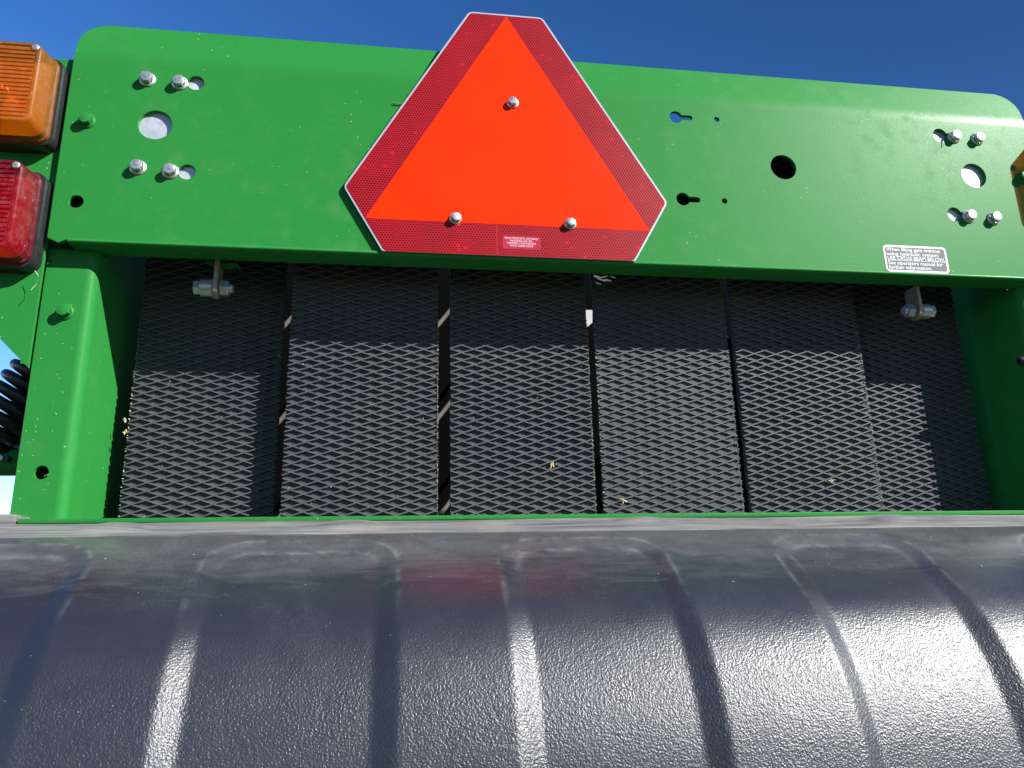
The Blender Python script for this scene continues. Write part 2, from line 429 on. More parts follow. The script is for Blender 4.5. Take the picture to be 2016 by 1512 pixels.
# top bend: 25 degrees back on a 30 mm radius, then a flat lip with rounded corners
PHI, RB, LIP = R(12), 0.095, 0.0445
prof = []
for k in range(13):
    a = PHI * k / 12
    prof.append((RB * (1 - math.cos(a)), ZF + RB * math.sin(a), -math.cos(a), math.sin(a)))
y1, z1 = prof[-1][0], prof[-1][1]
RCN = 0.034; nl = 10; lips = []
for k in range(1, 5): lips.append((LIP - RCN) * k / 4)
for k in range(1, nl + 1): lips.append(LIP - RCN + RCN * math.sin(math.pi / 2 * k / nl))
ins = [0.0] * 13
for s_ in lips:
    prof.append((y1 + s_ * math.sin(PHI), z1 + s_ * math.cos(PHI), -math.cos(PHI), math.sin(PHI)))
    t_ = max(0, s_ - (LIP - RCN)) / RCN; ins.append(RCN * (1 - math.sqrt(max(0, 1 - t_ * t_))))
strip(bm, prof, XL, XR, T, 2, lambda k: (XL + ins[k], XR - ins[k]))
# bottom edge: tight bend then the underside flange that runs back
prof = []
for k in range(7):
    a = R(90) * k / 6
    prof.append((0.004 - 0.004 * math.cos(a), ZB + 0.001 - 0.004 * math.sin(a), -math.cos(a), -math.sin(a)))
prof += [(0.034, ZB - 0.003, 0, -1)]
strip(bm, prof, XL + 0.022, XR - 0.022, T * 0.8)
panel = mk('rear_panel', bm, M['green'], baler, (0, 0, 0), sm=-30)
bm = bmesh.new()
prof = [(0.003, ZB + 0.0012), (-0.0012, ZB + 0.0008), (-0.0022, ZB + 0.0002), (-0.0027, ZB - 0.0008), (-0.0025, ZB - 0.0024), (-0.0014, ZB - 0.0036), (0.003, ZB - 0.0040)]
loft(bm, [[(x, y, z) for y, z in prof] for x in (XL + 0.0225, XR - 0.0225)])
mk('bottom_lip', bm, M['green'], panel, recenter=True, sm=50)

# galvanised backing sheets seen through the holes at both ends
for x0, x1 in ((-0.475, -0.365), (0.60, 0.705)):
    bm = bmesh.new(); box(bm, x0, x1, T + 0.0006, T + 0.0030, -0.085, 0.096, 0.0005)
    mk('backing_sheet', bm, M['galv'], panel, recenter=True)

# ---- bolts -------------------------------------------------------------------
def bolt_mesh(name, mat, rh=0.0073, rf=0.0098, h=0.0085, mark=True):
    bm = bmesh.new()
    loft(bm, [ring(rf, 0, 30), ring(rf, -0.0009, 30), ring(rf * 0.93, -0.0017, 30), ring(rh * 1.02, -0.0027, 30)], True, False)
    # hexagonal head with a chamfered top
    hexr = lambda r, y: ring(r, y, 6)
    def mixl(r, y, rc):   # hexagon cut by a circle: chamfer
        out = []
        for i in range(36):
            a = 2 * math.pi * i / 36; d = (a + math.pi / 6) % (math.pi / 3) - math.pi / 6
            ap = r * math.cos(math.pi / 6); rr = ap / math.cos((a % (math.pi / 3)) - math.pi / 6)
            rr = min(rr, rc); out.append((rr * math.cos(a), y, rr * math.sin(a)))
        return out
    loft(bm, [mixl(rh, -0.0022, 1), mixl(rh, -h + 0.0012, 1), mixl(rh, -h + 0.0002, rh * 0.90), mixl(rh, -h, rh * 0.84)])
    bmesh.ops.recalc_face_normals(bm, faces=bm.faces)
    me = bpy.data.meshes.new(name); bm.to_mesh(me); bm.free(); smooth(me, 30); me.materials.append(mat)
    return me

def text_mesh(s, size, mat, bold=0.0, align='CENTER', width=None, extrude=0.0):
    cu = bpy.data.curves.new('txt', 'FONT'); cu.body = s; cu.size = size; cu.offset = bold; cu.align_x = align; cu.extrude = extrude
    cu.resolution_u = 3
    ob = bpy.data.objects.new('txt', cu); COL.objects.link(ob)
    dg = bpy.context.evaluated_depsgraph_get(); dg.update()
    me = bpy.data.meshes.new_from_object(ob.evaluated_get(dg))
    bpy.data.objects.remove(ob); bpy.data.curves.remove(cu)
    xs = [v.co.x for v in me.vertices]; k = 1.0
    if width: k = width / (max(xs) - min(xs))
    for v in me.vertices:
        x, y, z = v.co; v.co = (x * k, -z, y)
    me.materials.clear(); me.materials.append(mat)
    return me

bz = bolt_mesh('bolt', M['zinc']); bg_ = bolt_mesh('bolt', M['green'], 0.0072, 0.0092, 0.0085)
m88 = text_mesh('8.8', 0.0048, M['mark'], 0.0001, extrude=0.0001)
for v in m88.vertices: v.co.z -= 0.0015
def add_bolt(parent, x, y, z, me=None, s=1.0, mark=True, label=None):
    o = bpy.data.objects.new('bolt', me or bz); put(o, parent, (x, y, z), (0, random.uniform(0, 6.28), 0))
    if s != 1.0: o.scale = (s, s, s)
    return o
marks = []
for x, z in ((-0.4475, 0.0735), (-0.4095, 0.0715), (-0.4465, -0.0480), (-0.4095, -0.0510), (0.6455, 0.0695), (0.6825, 0.0690), (0.6445, -0.0560), (0.6825, -0.0570)):
    add_bolt(panel, x, -0.0002, z); marks.append((x, z))
bm = bmesh.new()
for x, z in marks:
    n0 = len(bm.verts); bm.from_mesh(m88); bm.verts.ensure_lookup_table()
    a = random.uniform(-0.9, 0.9)
    for v in bm.verts[n0:]:
        xx, zz = v.co.x * math.cos(a) - v.co.z * math.sin(a), v.co.x * math.sin(a) + v.co.z * math.cos(a)
        v.co = (xx + x, v.co.y - 0.00885, zz + z)
tag(mk('strength_marks', bm, M['mark'], panel, sm=0, recenter=True), kind='stuff')
for x in (-0.510, 2 * CX + 0.510): add_bolt(panel, x, -0.0002, 0.0105, bg_, 1.05)

# ---- warning decal on the panel ------------------------------------------------
def flat(name, pts, y, mat, parent, thick=0.0003):
    bm = bmesh.new()
    loft(bm, [[(x, y, z) for x, z in pts], [(x, y - thick, z) for x, z in pts]])
    return mk(name, bm, mat, parent, sm=0, recenter=True)
dx0, dx1, dz0, dz1 = 0.5065, 0.5995, -0.1432, -0.1045
dec = flat('warning_decal', rrect(dx0, dx1, dz0, dz1, 0.0055), -0.0001, M['white'], panel)
tag(dec, 'small grey warning sticker with a white border about lifting the gate')
flat('decal_ground', rrect(dx0 + 0.0028, dx1 - 0.0028, dz0 + 0.0028, dz1 - 0.0028, 0.003), -0.0004, M['grey'], panel, 0.0002)
lines = [('When lifting gate without', 0.0795), ('using hydraulic system:', 0.0765), ('USE CROSS BEAM BELOW.', 0.0845), ('See operators manual for', 0.0805), ('further information.', 0.063)]
bm = bmesh.new()
for i, (s_, w_) in enumerate(lines):
    me = text_mesh(s_, 0.0074, M['white'], 0.00006, 'LEFT', w_)
    x0 = min(v.co.x for v in me.vertices)
    for v in me.vertices: v.co = (v.co.x - x0 + dx0 + 0.0042, -0.0008, v.co.z + dz1 - 0.0088 - i * 0.00635 - (0.0006 if i > 2 else 0))
    bm.from_mesh(me)
zu = dz1 - 0.0088 - 2 * 0.00635 - 0.0011
v4 = [bm.verts.new(p) for p in ((dx0 + 0.0042, -0.0008, zu), (dx0 + 0.0887, -0.0008, zu), (dx0 + 0.0887, -0.0008, zu + 0.0006), (dx0 + 0.0042, -0.0008, zu + 0.0006))]
bm.faces.new(v4)
mk('decal_lettering', bm, M['white'], panel, sm=0, recenter=True)

# ------------------------------------------------------------------ side posts (face, bend, long inner wall)
YP = 0.020
ZL = -0.4615
def post(mirror):
    f = (lambda x: x) if not mirror else (lambda x: 2 * CX - x)
    xo, xi, rb, xw = -0.5405, -0.4970, 0.011, -0.4860
    me = plate_mesh([(f(xo), ZL), (f(xi), ZL), (f(xi), -0.148), (f(xo), -0.148)], [circ(f(-0.5155), -0.4095, 0.0078, 24)], 0.005, 0.0003)
    bm = bmesh.new(); bm.from_mesh(me)
    rows = []
    for k in range(9):
        a = R(90) * k / 8
        rows.append((f(xi + rb * math.sin(a)), YP - YP + rb * (1 - math.cos(a))))
    rows.append((f(xw), 0.745))
    sheet(bm, [[(x, y, z) for z in (ZL, -0.30, -0.148)] for x, y in rows])
    # return edge at the outer side
    sheet(bm, [[(f(xo), 0.0006, z) for z in (ZL, -0.148)], [(f(xo) - (0.0012 if not mirror else -0.0012), 0.05, z) for z in (ZL, -0.148)]])
    o = mk('side_post', bm, M['green'], baler, (0, YP, 0), sm=-30)
    return o
postL, postR = post(False), post(True)
add_bolt(postL, -0.5135, YP - 0.0003, -0.2255, bg_, 1.05); add_bolt(postR, 2 * CX + 0.5135, YP - 0.0003, -0.2255, bg_, 1.05)
# upper part of the inner walls, behind the top panel
for s_ in (0, 1):
    x = -0.4885 if not s_ else 2 * CX + 0.4885
    bm = bmesh.new(); box(bm, x - 0.002, x + 0.002, 0.045, 0.745, -0.170, 0.095)
    mk('inner_wall', bm, M['green'], baler, recenter=True, sm=0)
for x0, x1 in ((-0.5335, -0.4885), (2 * CX + 0.4885, 2 * CX + 0.5335)):  # added dark plates that block sun and sky leaking in past the panel ends
    bm = bmesh.new(); box(bm, x0, x1, 0.014, 0.018, -0.1440, 0.100)
    mk('leak_blocker', bm, M['dark'], baler, recenter=True, sm=0)
for x0, x1 in ((-0.557, -0.515), (2 * CX + 0.515, 2 * CX + 0.557)):  # added filler plates that keep sky from showing at the bracket seams
    bm = bmesh.new(); box(bm, x0, x1, 0.0285, 0.0325, -0.285, 0.095)
    mk('seam_filler', bm, M['green'], baler, recenter=True, sm=0)
for x0, x1 in ((-0.5400, -0.4890), (2 * CX + 0.4890, 2 * CX + 0.5400)):  # added filler strips closing a sky gap at the post corners
    bm = bmesh.new(); box(bm, x0, x1, 0.0345, 0.075, -0.1478, -0.1450)
    mk('corner_filler', bm, M['green'], baler, recenter=True, sm=0)
# stub on the right wall
bm = bmesh.new(); loft(bm, [[(0.7185 - 0.0001, y, z) for _, (y, z) in enumerate(circ(0.028, -0.255, 0.006, 14))], [(0.706, y, z) for _, (y, z) in enumerate(circ(0.028, -0.255, 0.006, 14))], [(0.703, y, z) for _, (y, z) in enumerate(circ(0.028, -0.255, 0.004, 14))]])
mk('pin', bm, M['spring'], postR, recenter=True)

# ------------------------------------------------------------------ lamp brackets at both sides of the panel
def bracket(mirror):
    f = (lambda x: x) if not mirror else (lambda x: 2 * CX - x)
    pts = [(-0.5395, -0.2945), (-0.5395, 0.101), (-0.700, 0.101), (-0.700, -0.135)]
    me = plate_mesh([(f(x), z) for x, z in pts], [], 0.004, 0.0003)
    bm = bmesh.new(); bm.from_mesh(me)
    return mk('lamp_bracket', bm, M['green'], baler, (0, 0.009, 0), sm=-30)
brL, brR = bracket(False), bracket(True)

def lamp(mirror, zc, name, lmat, label):
    """housing with a tapered lens, ribbed front, two screws; right edge of the housing at x=-.541 (mirrored on the other side)"""
    f = (lambda x: x) if not mirror else (lambda x: 2 * CX - x)
    xr, xl = -0.5408, -0.6430; hh = 0.060
    def loop(xa, xb, za, zb, r, y): return [(f(x), y, z) for x, z in rrect(xa, xb, za, zb, r, 6)]
    bm = bmesh.new()
    loft(bm, [loop(xl, xr, zc - hh, zc + hh, 0.014, 0.0088), loop(xl, xr, zc - hh, zc + hh, 0.014, -0.006), loop(xl + 0.001, xr - 0.001, zc - hh + 0.001, zc + hh - 0.001, 0.013, -0.0085),
              loop(xl + 0.004, xr - 0.004, zc - hh + 0.004, zc + hh - 0.004, 0.012, -0.0086)])
    root = mk(name, bm, M['black'], baler, recenter=True); tag(root, label)
    # reflector dish inside
    bm = bmesh.new()
    loft(bm, [loop(xl + 0.010, xr - 0.010, zc - hh + 0.010, zc + hh - 0.010, 0.012, -0.012), loop(xl + 0.02, xr - 0.02, zc - 0.03, zc + 0.03, 0.012, -0.0095)], False, True)
    mk('reflector', bm, M['mirror'], root, recenter=True)
    # bulb
    bm = bmesh.new()
    bmesh.ops.create_uvsphere(bm, u_segments=14, v_segments=8, radius=0.011, matrix=Matrix.Translation((f(-0.600), -0.022, zc + 0.002)))
    mk('bulb', bm, M['mirror'], root, recenter=True)
    # lens
    bm = bmesh.new(); x0, x1, z0, z1 = xl + 0.0035, xr - 0.0035, zc - hh + 0.0035, zc + hh - 0.0035
    yf = -0.0450
    loft(bm, [loop(x0, x1, z0, z1, 0.012, -0.0088), loop(x0, x1, z0, z1, 0.012, -0.0125), loop(x0 + 0.0015, x1 - 0.0015, z0 + 0.0015, z1 - 0.0015, 0.011, -0.014),
              loop(x0 + 0.006, x1 - 0.006, z0 + 0.005, z1 - 0.004, 0.010, yf + 0.0015), loop(x0 + 0.0075, x1 - 0.0075, z0 + 0.0065, z1 - 0.0055, 0.009, yf),
              loop(x0 + 0.0105, x1 - 0.0105, z0 + 0.0095, z1 - 0.0085, 0.007, yf), loop(x0 + 0.0112, x1 - 0.0112, z0 + 0.0102, z1 - 0.0092, 0.007, yf + 0.0012)], False, True)
    # horizontal prisms on the front
    xa, xb, za, zb = x0 + 0.0122, x1 - 0.0122, z0 + 0.0112, z1 - 0.0102
    nrow = 17; dz = (zb - za) / nrow
    for i in range(nrow):
        zz = za + i * dz
        cols = 1 if lmat is M['amber'] else 13
        dxx = (xb - xa) / cols
        for c_ in range(cols):
            q0, q1 = xa + c_ * dxx, xa + (c_ + 1) * dxx - (0.0005 if cols > 1 else 0)
            a = [bm.verts.new((f(x), y, z)) for x, y, z in ((q0, yf + 0.0011, zz), (q0, yf - 0.0003, zz + 0.0006), (q0, yf + 0.0009, zz + dz - 0.0003))]
            b = [bm.verts.new((f(x), y, z)) for x, y, z in ((q1, yf + 0.0011, zz), (q1, yf - 0.0003, zz + 0.0006), (q1, yf + 0.0009, zz + dz - 0.0003))]
            for (i0, i1) in ((0, 1), (1, 2)): bm.faces.new((a[i0], b[i0], b[i1], a[i1]))
            bm.faces.new(a); bm.faces.new(list(reversed(b)))
    # fine flutes round the foot of the side faces
    for side in range(26):
        zz = z0 + 0.012 + side * (z1 - z0 - 0.024) / 25
        a = [bm.verts.new((f(x1 - 0.0018 - k * 0.0045 / 2.0), -0.0146 - k * 0.0145, zz + dzz)) for k, dzz in ((0, -0.001), (0, 0.001), (1, 0))]
        c_ = bm.verts.new((f(x1 - 0.0014 - 0.0010), -0.0155, zz))
        bm.faces.new((a[0], a[2], c_)); bm.faces.new((a[2], a[1], c_))
    o = mk('lens', bm, lmat, root, recenter=True, sm=30)
    for zz in (z1 - 0.0052, z0 + 0.006) if False else (z1 - 0.0105,):
        bm = bmesh.new(); sx = f(x1 - 0.0130)
        loft(bm, [ring(0.0042, yf + 0.0008, 18, 0, sx, zz), ring(0.0042, yf - 0.0001, 18, 0, sx, zz), ring(0.0034, yf - 0.0010, 18, 0, sx, zz), ring(0.0016, yf - 0.0014, 18, 0, sx, zz)])
        s_ = mk('screw', bm, M['zinc'], root, recenter=True)
        bm = bmesh.new()
        for a in (0.5, 0.5 + math.pi / 2):
            box(bm, -0.0022, 0.0022, -0.0001, 0.0001, -0.00045, 0.00045)
            bm.verts.ensure_lookup_table()
            for v in bm.verts[-8:]:
                x, z = v.co.x, v.co.z; v.co.x = x * math.cos(a) - z * math.sin(a) + sx; v.co.z = x * math.sin(a) + z * math.cos(a) + zz; v.co.y += yf - 0.00145
        mk('screw_slot', bm, M['mark'], root, recenter=True, sm=0)
    return root
lamp(False, 0.0285, 'indicator_lamp', M['amber'], 'amber ribbed indicator lamp at the upper left, above the red lamp')
lamp(False, -0.1245, 'tail_lamp', M['redlens'], 'red ribbed tail lamp at the left, below the amber lamp')
lamp(True, 0.0285, 'indicator_lamp', M['amber'], 'amber indicator lamp at the right end of the panel')

# ------------------------------------------------------------------ belts with a raised diamond tread
def belt(x0, x1, y, hr, ph, label=None, z0=-0.52, z1=0.099):
    """body: flat run that wraps over a small roller at the top"""
    TH = 0.006
    ctr = [(y + TH / 2, z0)] + [(y + TH / 2, z0 + (z1 - z0) * i / 40) for i in range(1, 41)]
    rr = 0.035
    for k in range(1, 13):
        a = math.pi * k / 12; ctr.append((y + TH / 2 + rr * (1 - math.cos(a)), z1 + rr * math.sin(a)))
    bm = bmesh.new(); rng = random.Random(int(ph * 1e4) + 3)
    rows_f, rows_b = [], []
    for i, (yy, zz) in enumerate(ctr):
        if i == 0: t = Vector((0, 1))
        else: t = Vector((yy - ctr[i - 1][0], zz - ctr[i - 1][1])).normalized()
        nx = Vector((-t.y, t.x))
        jl, jr = rng.uniform(-0.0007, 0.0007), rng.uniform(-0.0007, 0.0007)
        rows_f.append([(x0 + jl, yy + nx.x * TH / 2, zz + nx.y * TH / 2), (x1 + jr, yy + nx.x * TH / 2, zz + nx.y * TH / 2)])
        rows_b.append([(x0 + jl, yy - nx.x * TH / 2, zz - nx.y * TH / 2), (x1 + jr, yy - nx.x * TH / 2, zz - nx.y * TH / 2)])
    va, vb = sheet(bm, rows_f), sheet(bm, rows_b)
    for i in range(len(ctr) - 1):
        bm.faces.new((va[i][0], va[i + 1][0], vb[i + 1][0], vb[i][0])); bm.faces.new((va[i][1], va[i + 1][1], vb[i + 1][1], vb[i][1]))
    root = mk('belt', bm, M['belt'], baler, recenter=True, sm=30)
    if label: tag(root, label)
    # ridges
    bm = bmesh.new(); PX, PZ = 0.0314, 0.01055; sl = PZ / PX
    wT, wB = 0.00070, 0.00150
    for fam in (1, -1):
        hh = hr if fam == 1 else hr - 0.00018
        c = z0 - 0.08 + ph * (1 if fam == 1 else 0.4)
        while c < z1 + 0.08:
            def zz(x): return c + fam * (x - x0) * sl
            xa, xb = x0 + rng.uniform(-0.0006, 0.0009), x1 + rng.uniform(-0.0009, 0.0006)
            # clip at the belt's ends
            if fam == 1:
                xa = max(xa, x0 + (z0 - c) / sl); xb = min(xb, x0 + (z1 - c) / sl)
            else:
                xa = max(xa, x0 + (c - z1) / sl); xb = min(xb, x0 + (c - z0) / sl)
            if xb - xa > 0.003:
                n = Vector((-fam * sl, 1)).normalized()
                secs = []
                m = max(1, int((xb - xa) / 0.030))
                for q in range(m + 1):
                    x = xa + (xb - xa) * q / m; z = zz(x)
                    dj = rng.uniform(-0.00012, 0.00012)
                    secs.append([(x + n.x * k_, y - d_, z + n.y * k_) for k_, d_ in ((-wB, -0.0002), (-wT + dj, hh), (wT + dj, hh), (wB, -0.0002))])
                rows = [[bm.verts.new(p) for p in s_] for s_ in secs]
                for a, b in zip(rows[:-1], rows[1:]):
                    for i in range(3): bm.faces.new((a[i], b[i], b[i + 1], a[i + 1]))
                bm.faces.new(rows[0]); bm.faces.new(list(reversed(rows[-1])))
            c += PZ
    mk('diamond_tread', bm, M['tread'], root, recenter=True, sm=0)
    return root

YC, YO = 0.0800, 0.1130
BELTS = [(-0.4625, -0.2850, YO, 0.0038, 0.003), (-0.2720, -0.0865, YC, 0.0039, 0.0061), (-0.0705, 0.1120, YC, 0.0040, 0.0012), (0.1225, 0.3085, YC, 0.0029, 0.0083), (0.3175, 0.5035, YC, 0.0039, 0.0047), (0.5050, 0.6900, YO, 0.0039, 0.0094)]
for b_ in BELTS: belt(*b_)
def edge_fray(x, y, z0, z1, seed, dens=0.0022, side=1):
    """ragged pale canvas threads along a belt edge"""
    rng = random.Random(seed); bm = bmesh.new(); z = z0
    while z < z1:
        h = rng.uniform(0.0008, 0.0026); w = rng.uniform(0.0004, 0.0016)
        yy = y - rng.uniform(0, 0.003)
        a = [bm.verts.new(p) for p in ((x - 0.0006 * side, yy, z), (x - 0.0006 * side, yy, z + h), (x + w * side, yy - rng.uniform(0, 0.002), z + h * rng.uniform(0.2, 0.8)), (x, yy + 0.004, z + h / 2))]
        bm.faces.new((a[0], a[1], a[2])); bm.faces.new((a[0], a[2], a[3])); bm.faces.new((a[2], a[1], a[3]))
        z += rng.uniform(0.4, 1.6) * dens
    return bm
rootsB = [o for o in bpy.data.objects if o.name.split('.')[0] == 'belt']
for i, side, dens in ((1, 1, 0.0018), (2, 1, 0.0020), (4, 1, 0.0019), (0, -1, 0.0035), (3, 1, 0.005), (3, -1, 0.006)):
    x = BELTS[i][1] if side > 0 else BELTS[i][0]
    bm = edge_fray(x, BELTS[i][2], -0.50, -0.20, 40 + i * 3 + side, dens, side)
    fr = mk('frayed_edge', bm, M['canvas'], rootsB[i], recenter=True, sm=0); tag(fr, kind='stuff')

# roller inside the top loop of the belts and the slanted sheet behind them
bm = bmesh.new()
loft(bm, [[(x, 0.10 + 0.028 * math.cos(2 * math.pi * i / 20) + 0.02, 0.099 + 0.028 * math.sin(2 * math.pi * i / 20)) for i in range(20)] for x in (-0.48, 0.71)])
mk('top_roller', bm, M['dark'], baler, recenter=True)
# slanted rods added to stand for the sunlight stripes seen through the belt gaps
for k in range(-3, 6):
    z_ = -0.185 + 0.2 * k; bm = bmesh.new()
    p0, p1 = Vector((-0.47, 0.655, z_ - 1.32 * 0.425)), Vector((0.19, 0.655, z_ + 1.32 * 0.235))
    d_ = p1 - p0
    t0 = max(0, (-0.55 - p0.z) / d_.z); t1 = min(1, (0.11 - p0.z) / d_.z)
    if t1 - t0 < 0.05: bm.free(); continue
    a_, b2 = p0 + d_ * t0, p0 + d_ * t1
    q_ = Vector((d_.z, 0, -d_.x)).normalized() * 0.0045; y_ = Vector((0, 0.0045, 0))
    loft(bm, [[a_ + q_ * math.cos(2 * math.pi * i / 10) + y_ * math.sin(2 * math.pi * i / 10) for i in range(10)], [b2 + q_ * math.cos(2 * math.pi * i / 10) + y_ * math.sin(2 * math.pi * i / 10) for i in range(10)]])
    mk('stripe_rod', bm, M['tan'], baler, recenter=True)
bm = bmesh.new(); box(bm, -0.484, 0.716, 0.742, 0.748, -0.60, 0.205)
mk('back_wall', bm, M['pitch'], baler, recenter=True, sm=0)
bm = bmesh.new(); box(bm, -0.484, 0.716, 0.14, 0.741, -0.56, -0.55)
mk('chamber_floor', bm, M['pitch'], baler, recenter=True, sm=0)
# pale scrap hanging deep in the chamber
bm = bmesh.new(); pts = [(0.238, 0.000), (0.262, 0.002), (0.285, 0.022), (0.285, 0.040), (0.238, 0.040)]
loft(bm, [[(x, 0.650, z) for x, z in pts], [(x, 0.6515, z) for x, z in pts]])
o = mk('pale_scrap', bm, M['canvaswhite'], None, recenter=True, sm=0)
tag(o, 'pale scrap showing in the gap between the third and fourth belts', 'scrap')

# ------------------------------------------------------------------ hangers under the panel
def hexbar(bm, xa, xb, r, y, z, n=6, ph=0.3):
    loft(bm, [[(x, y + rr * math.cos(ph + 2 * math.pi * i / n), z + rr * math.sin(ph + 2 * math.pi * i / n)) for i in range(n)] for x, rr in ((xa, r * 0.88), (xa + 0.0012 * (1 if xb > xa else -1), r), (xb - 0.0012 * (1 if xb > xa else -1), r), (xb, r * 0.88))])
def hanger(x, d):
    """d=+1: nut on the right, sleeve on the left"""
    y = 0.045; zt, zc = -0.1476, -0.1805
    bm = bmesh.new()
    pts = [(y - 0.013, zt), (y + 0.013, zt), (y + 0.013, zc), *[(y + 0.013 * math.cos(R(a)), zc + 0.013 * math.sin(R(a))) for a in range(-15, -180, -15)], (y - 0.013, zc)]
    loft(bm, [[(x - 0.0022, yy, zz) for yy, zz in pts], [(x + 0.0022, yy, zz) for yy, zz in pts]])
    root = mk('hanger_link', bm, M['rust'], baler, recenter=True)
    bm = bmesh.new(); loft(bm, [[(xx, y + 0.0105 * math.cos(2 * math.pi * i / 24), zc + 0.0105 * math.sin(2 * math.pi * i / 24)) for i in range(24)] for xx in (x - d * 0.0055, x - d * 0.019)])
    mk('sleeve', bm, M['zinc'], root, recenter=True)
    bm = bmesh.new(); hexbar(bm, x - d * 0.0195, x - d * 0.027, 0.0090, y, zc); mk('bolt_head', bm, M['zinc'], root, recenter=True, sm=20)
    bm = bmesh.new(); hexbar(bm, x + d * 0.0028, x + d * 0.0135, 0.0100, y, zc, 6, 0.15); mk('nut', bm, M['zinc'], root, recenter=True, sm=20)
    bm = bmesh.new(); loft(bm, [[(xx, y + 0.0055 * math.cos(2 * math.pi * i / 16), zc + 0.0055 * math.sin(2 * math.pi * i / 16)) for i in range(16)] for xx in (x + d * 0.0130, x + d * 0.0185)])
    mk('bolt_end', bm, M['zinc'], root, recenter=True)
    bm = bmesh.new(); loft(bm, [[(xx, y + 0.0125 * math.cos(2 * math.pi * i / 24), zc + 0.0125 * math.sin(2 * math.pi * i / 24)) for i in range(24)] for xx in (x - d * 0.0026, x - d * 0.0050)])
    mk('washer', bm, M['rust'], root, recenter=True)
    bm = bmesh.new()
    top = []
    for k in range(13):
        u = -1 + 2 * k / 12; top.append((x + 0.006 + u * 0.020, y - 0.002, -0.1476 - 0.005 * (1 - u * u) - (0.010 if u > 0.75 else 0) * (u - 0.75) * 4))
    rows = [[(px, y + 0.006, pz + 0.004) for px, _, pz in top], [(px, y - 0.006, pz + 0.003) for px, _, pz in top], [(px, y - 0.007, pz) for px, _, pz in top], [(px, y + 0.006, pz) for px, _, pz in top]]
    sheet(bm, rows + [rows[0]])
    mk('hook_plate', bm, M['green'], root, recenter=True) if d > 0 else bm.free()
hanger(-0.3560, 1); hanger(0.5735, -1)

# ------------------------------------------------------------------ cross member below the belts
bm = bmesh.new(); box(bm, -0.5185, 0.90, -0.0105, 0.060, ZL - 0.0052, ZL - 0.0004, 0.0009)
mk('cross_member', bm, M['green'], baler, recenter=True)

# ------------------------------------------------------------------ black moulded shield
CY0, CZ0 = -0.052, -0.4835
KN = [(0, 20), (0.055, 38.2), (0.118, 39.2), (0.198, 62), (0.268, 77.5), (0.35, 86), (2.0, 86)]   # slope angle along the profile
TAB = []; _y, _z = CY0, CZ0
for _i in range(1401):
    _s = _i * 0.0005
    for (a0, t0), (a1, t1) in zip(KN[:-1], KN[1:]):
        if a0 <= _s <= a1: _t = R(t0 + (t1 - t0) * (_s - a0) / (a1 - a0)); break
    TAB.append((_y, _z, _t)); _y -= 0.0005 * math.cos(_t); _z -= 0.0005 * math.sin(_t)
def prof_pt(s):
    """point and slope angle at arc length s down the shield's profile"""
    f_ = min(s / 0.0005, 1399.0); i_ = int(f_); k_ = f_ - i_
    return tuple(p + (q - p) * k_ for p, q in zip(TAB[i_], TAB[i_ + 1]))
def sst(a, b, x):
    if a > b: return 1 - sst(b, a, x)
    t = min(1, max(0, (x - a) / (b - a))); return t * t * (3 - 2 * t)
def rr_sd(x, s, xa, xb, sa, sb, r):
    cx_, cs_ = (xa + xb) / 2, (sa + sb) / 2
    qx, qs = abs(x - cx_) - (xb - xa) / 2 + r, abs(s - cs_) - (sb - sa) / 2 + r
    return math.hypot(max(qx, 0), max(qs, 0)) + min(max(qx, qs), 0) - r
# recessed fields between the raised bands: (x0, x1, start along the profile)
FIELDS = [(-0.93, -0.410, 0.020), (-0.315, -0.132, 0.020), (-0.036, 0.137, 0.022), (0.252, 0.420, 0.022), (0.540, 0.70, 0.026), (0.83, 0.99, 0.03)]
DEPTH, WALL = 0.0085, 0.0195
X0, X1, SE = -0.95, 1.20, 0.62
nx, ns = 760, 250
bm = bmesh.new()
rows = []; WEAR = []
for j in range(ns + 1):
    s = SE * (j / ns) ** 1.15
    y, z, th = prof_pt(s)
    row = []
    for i in range(nx + 1):
        x = X0 + (X1 - X0) * i / nx
        h = 0; w_ = 0.0
        for xa, xb, s0 in FIELDS:
            if xa - 0.01 < x < xb + 0.01:
                d = -rr_sd(x, s, xa, xb, s0, 2.0, 0.045)
                t_ = d / WALL; e_ = 0.12          # straight chamfer with slightly eased edges
                if t_ <= -e_: v_ = 0.0
                elif t_ < e_: v_ = (t_ + e_) ** 2 / (4 * e_)
                elif t_ < 1 - e_: v_ = t_
                elif t_ < 1 + e_: v_ = 1 - (1 + e_ - t_) ** 2 / (4 * e_)
                else: v_ = 1.0
                h = min(h, -(0.0042 + (DEPTH - 0.0042) * sst(0.115, 0.19, s)) * v_)
                w_ = max(w_, math.exp(-((d - 0.0005) / 0.0022) ** 2) * sst(0.16, 0.06, s), 0.8 * math.exp(-((d - WALL) / 0.003) ** 2) * sst(0.10, 0.03, s))
        hx = 0.0012 * math.sin(x * 5.1 + 1) * math.sin(s * 9) 
        h += hx
        row.append((x, y - h * math.sin(th), z + h * math.cos(th))); WEAR.append(w_)
    rows.append(row)
sheet(bm, rows)
shield = mk('rear_shield', bm, M['cover'], baler, (0, 0, 0), sm=-80)
tag(shield, 'glossy black moulded plastic shield with shallow curved bands')
at = shield.data.attributes.new('edge_wear', 'FLOAT', 'POINT'); at.data.foreach_set('value', WEAR)
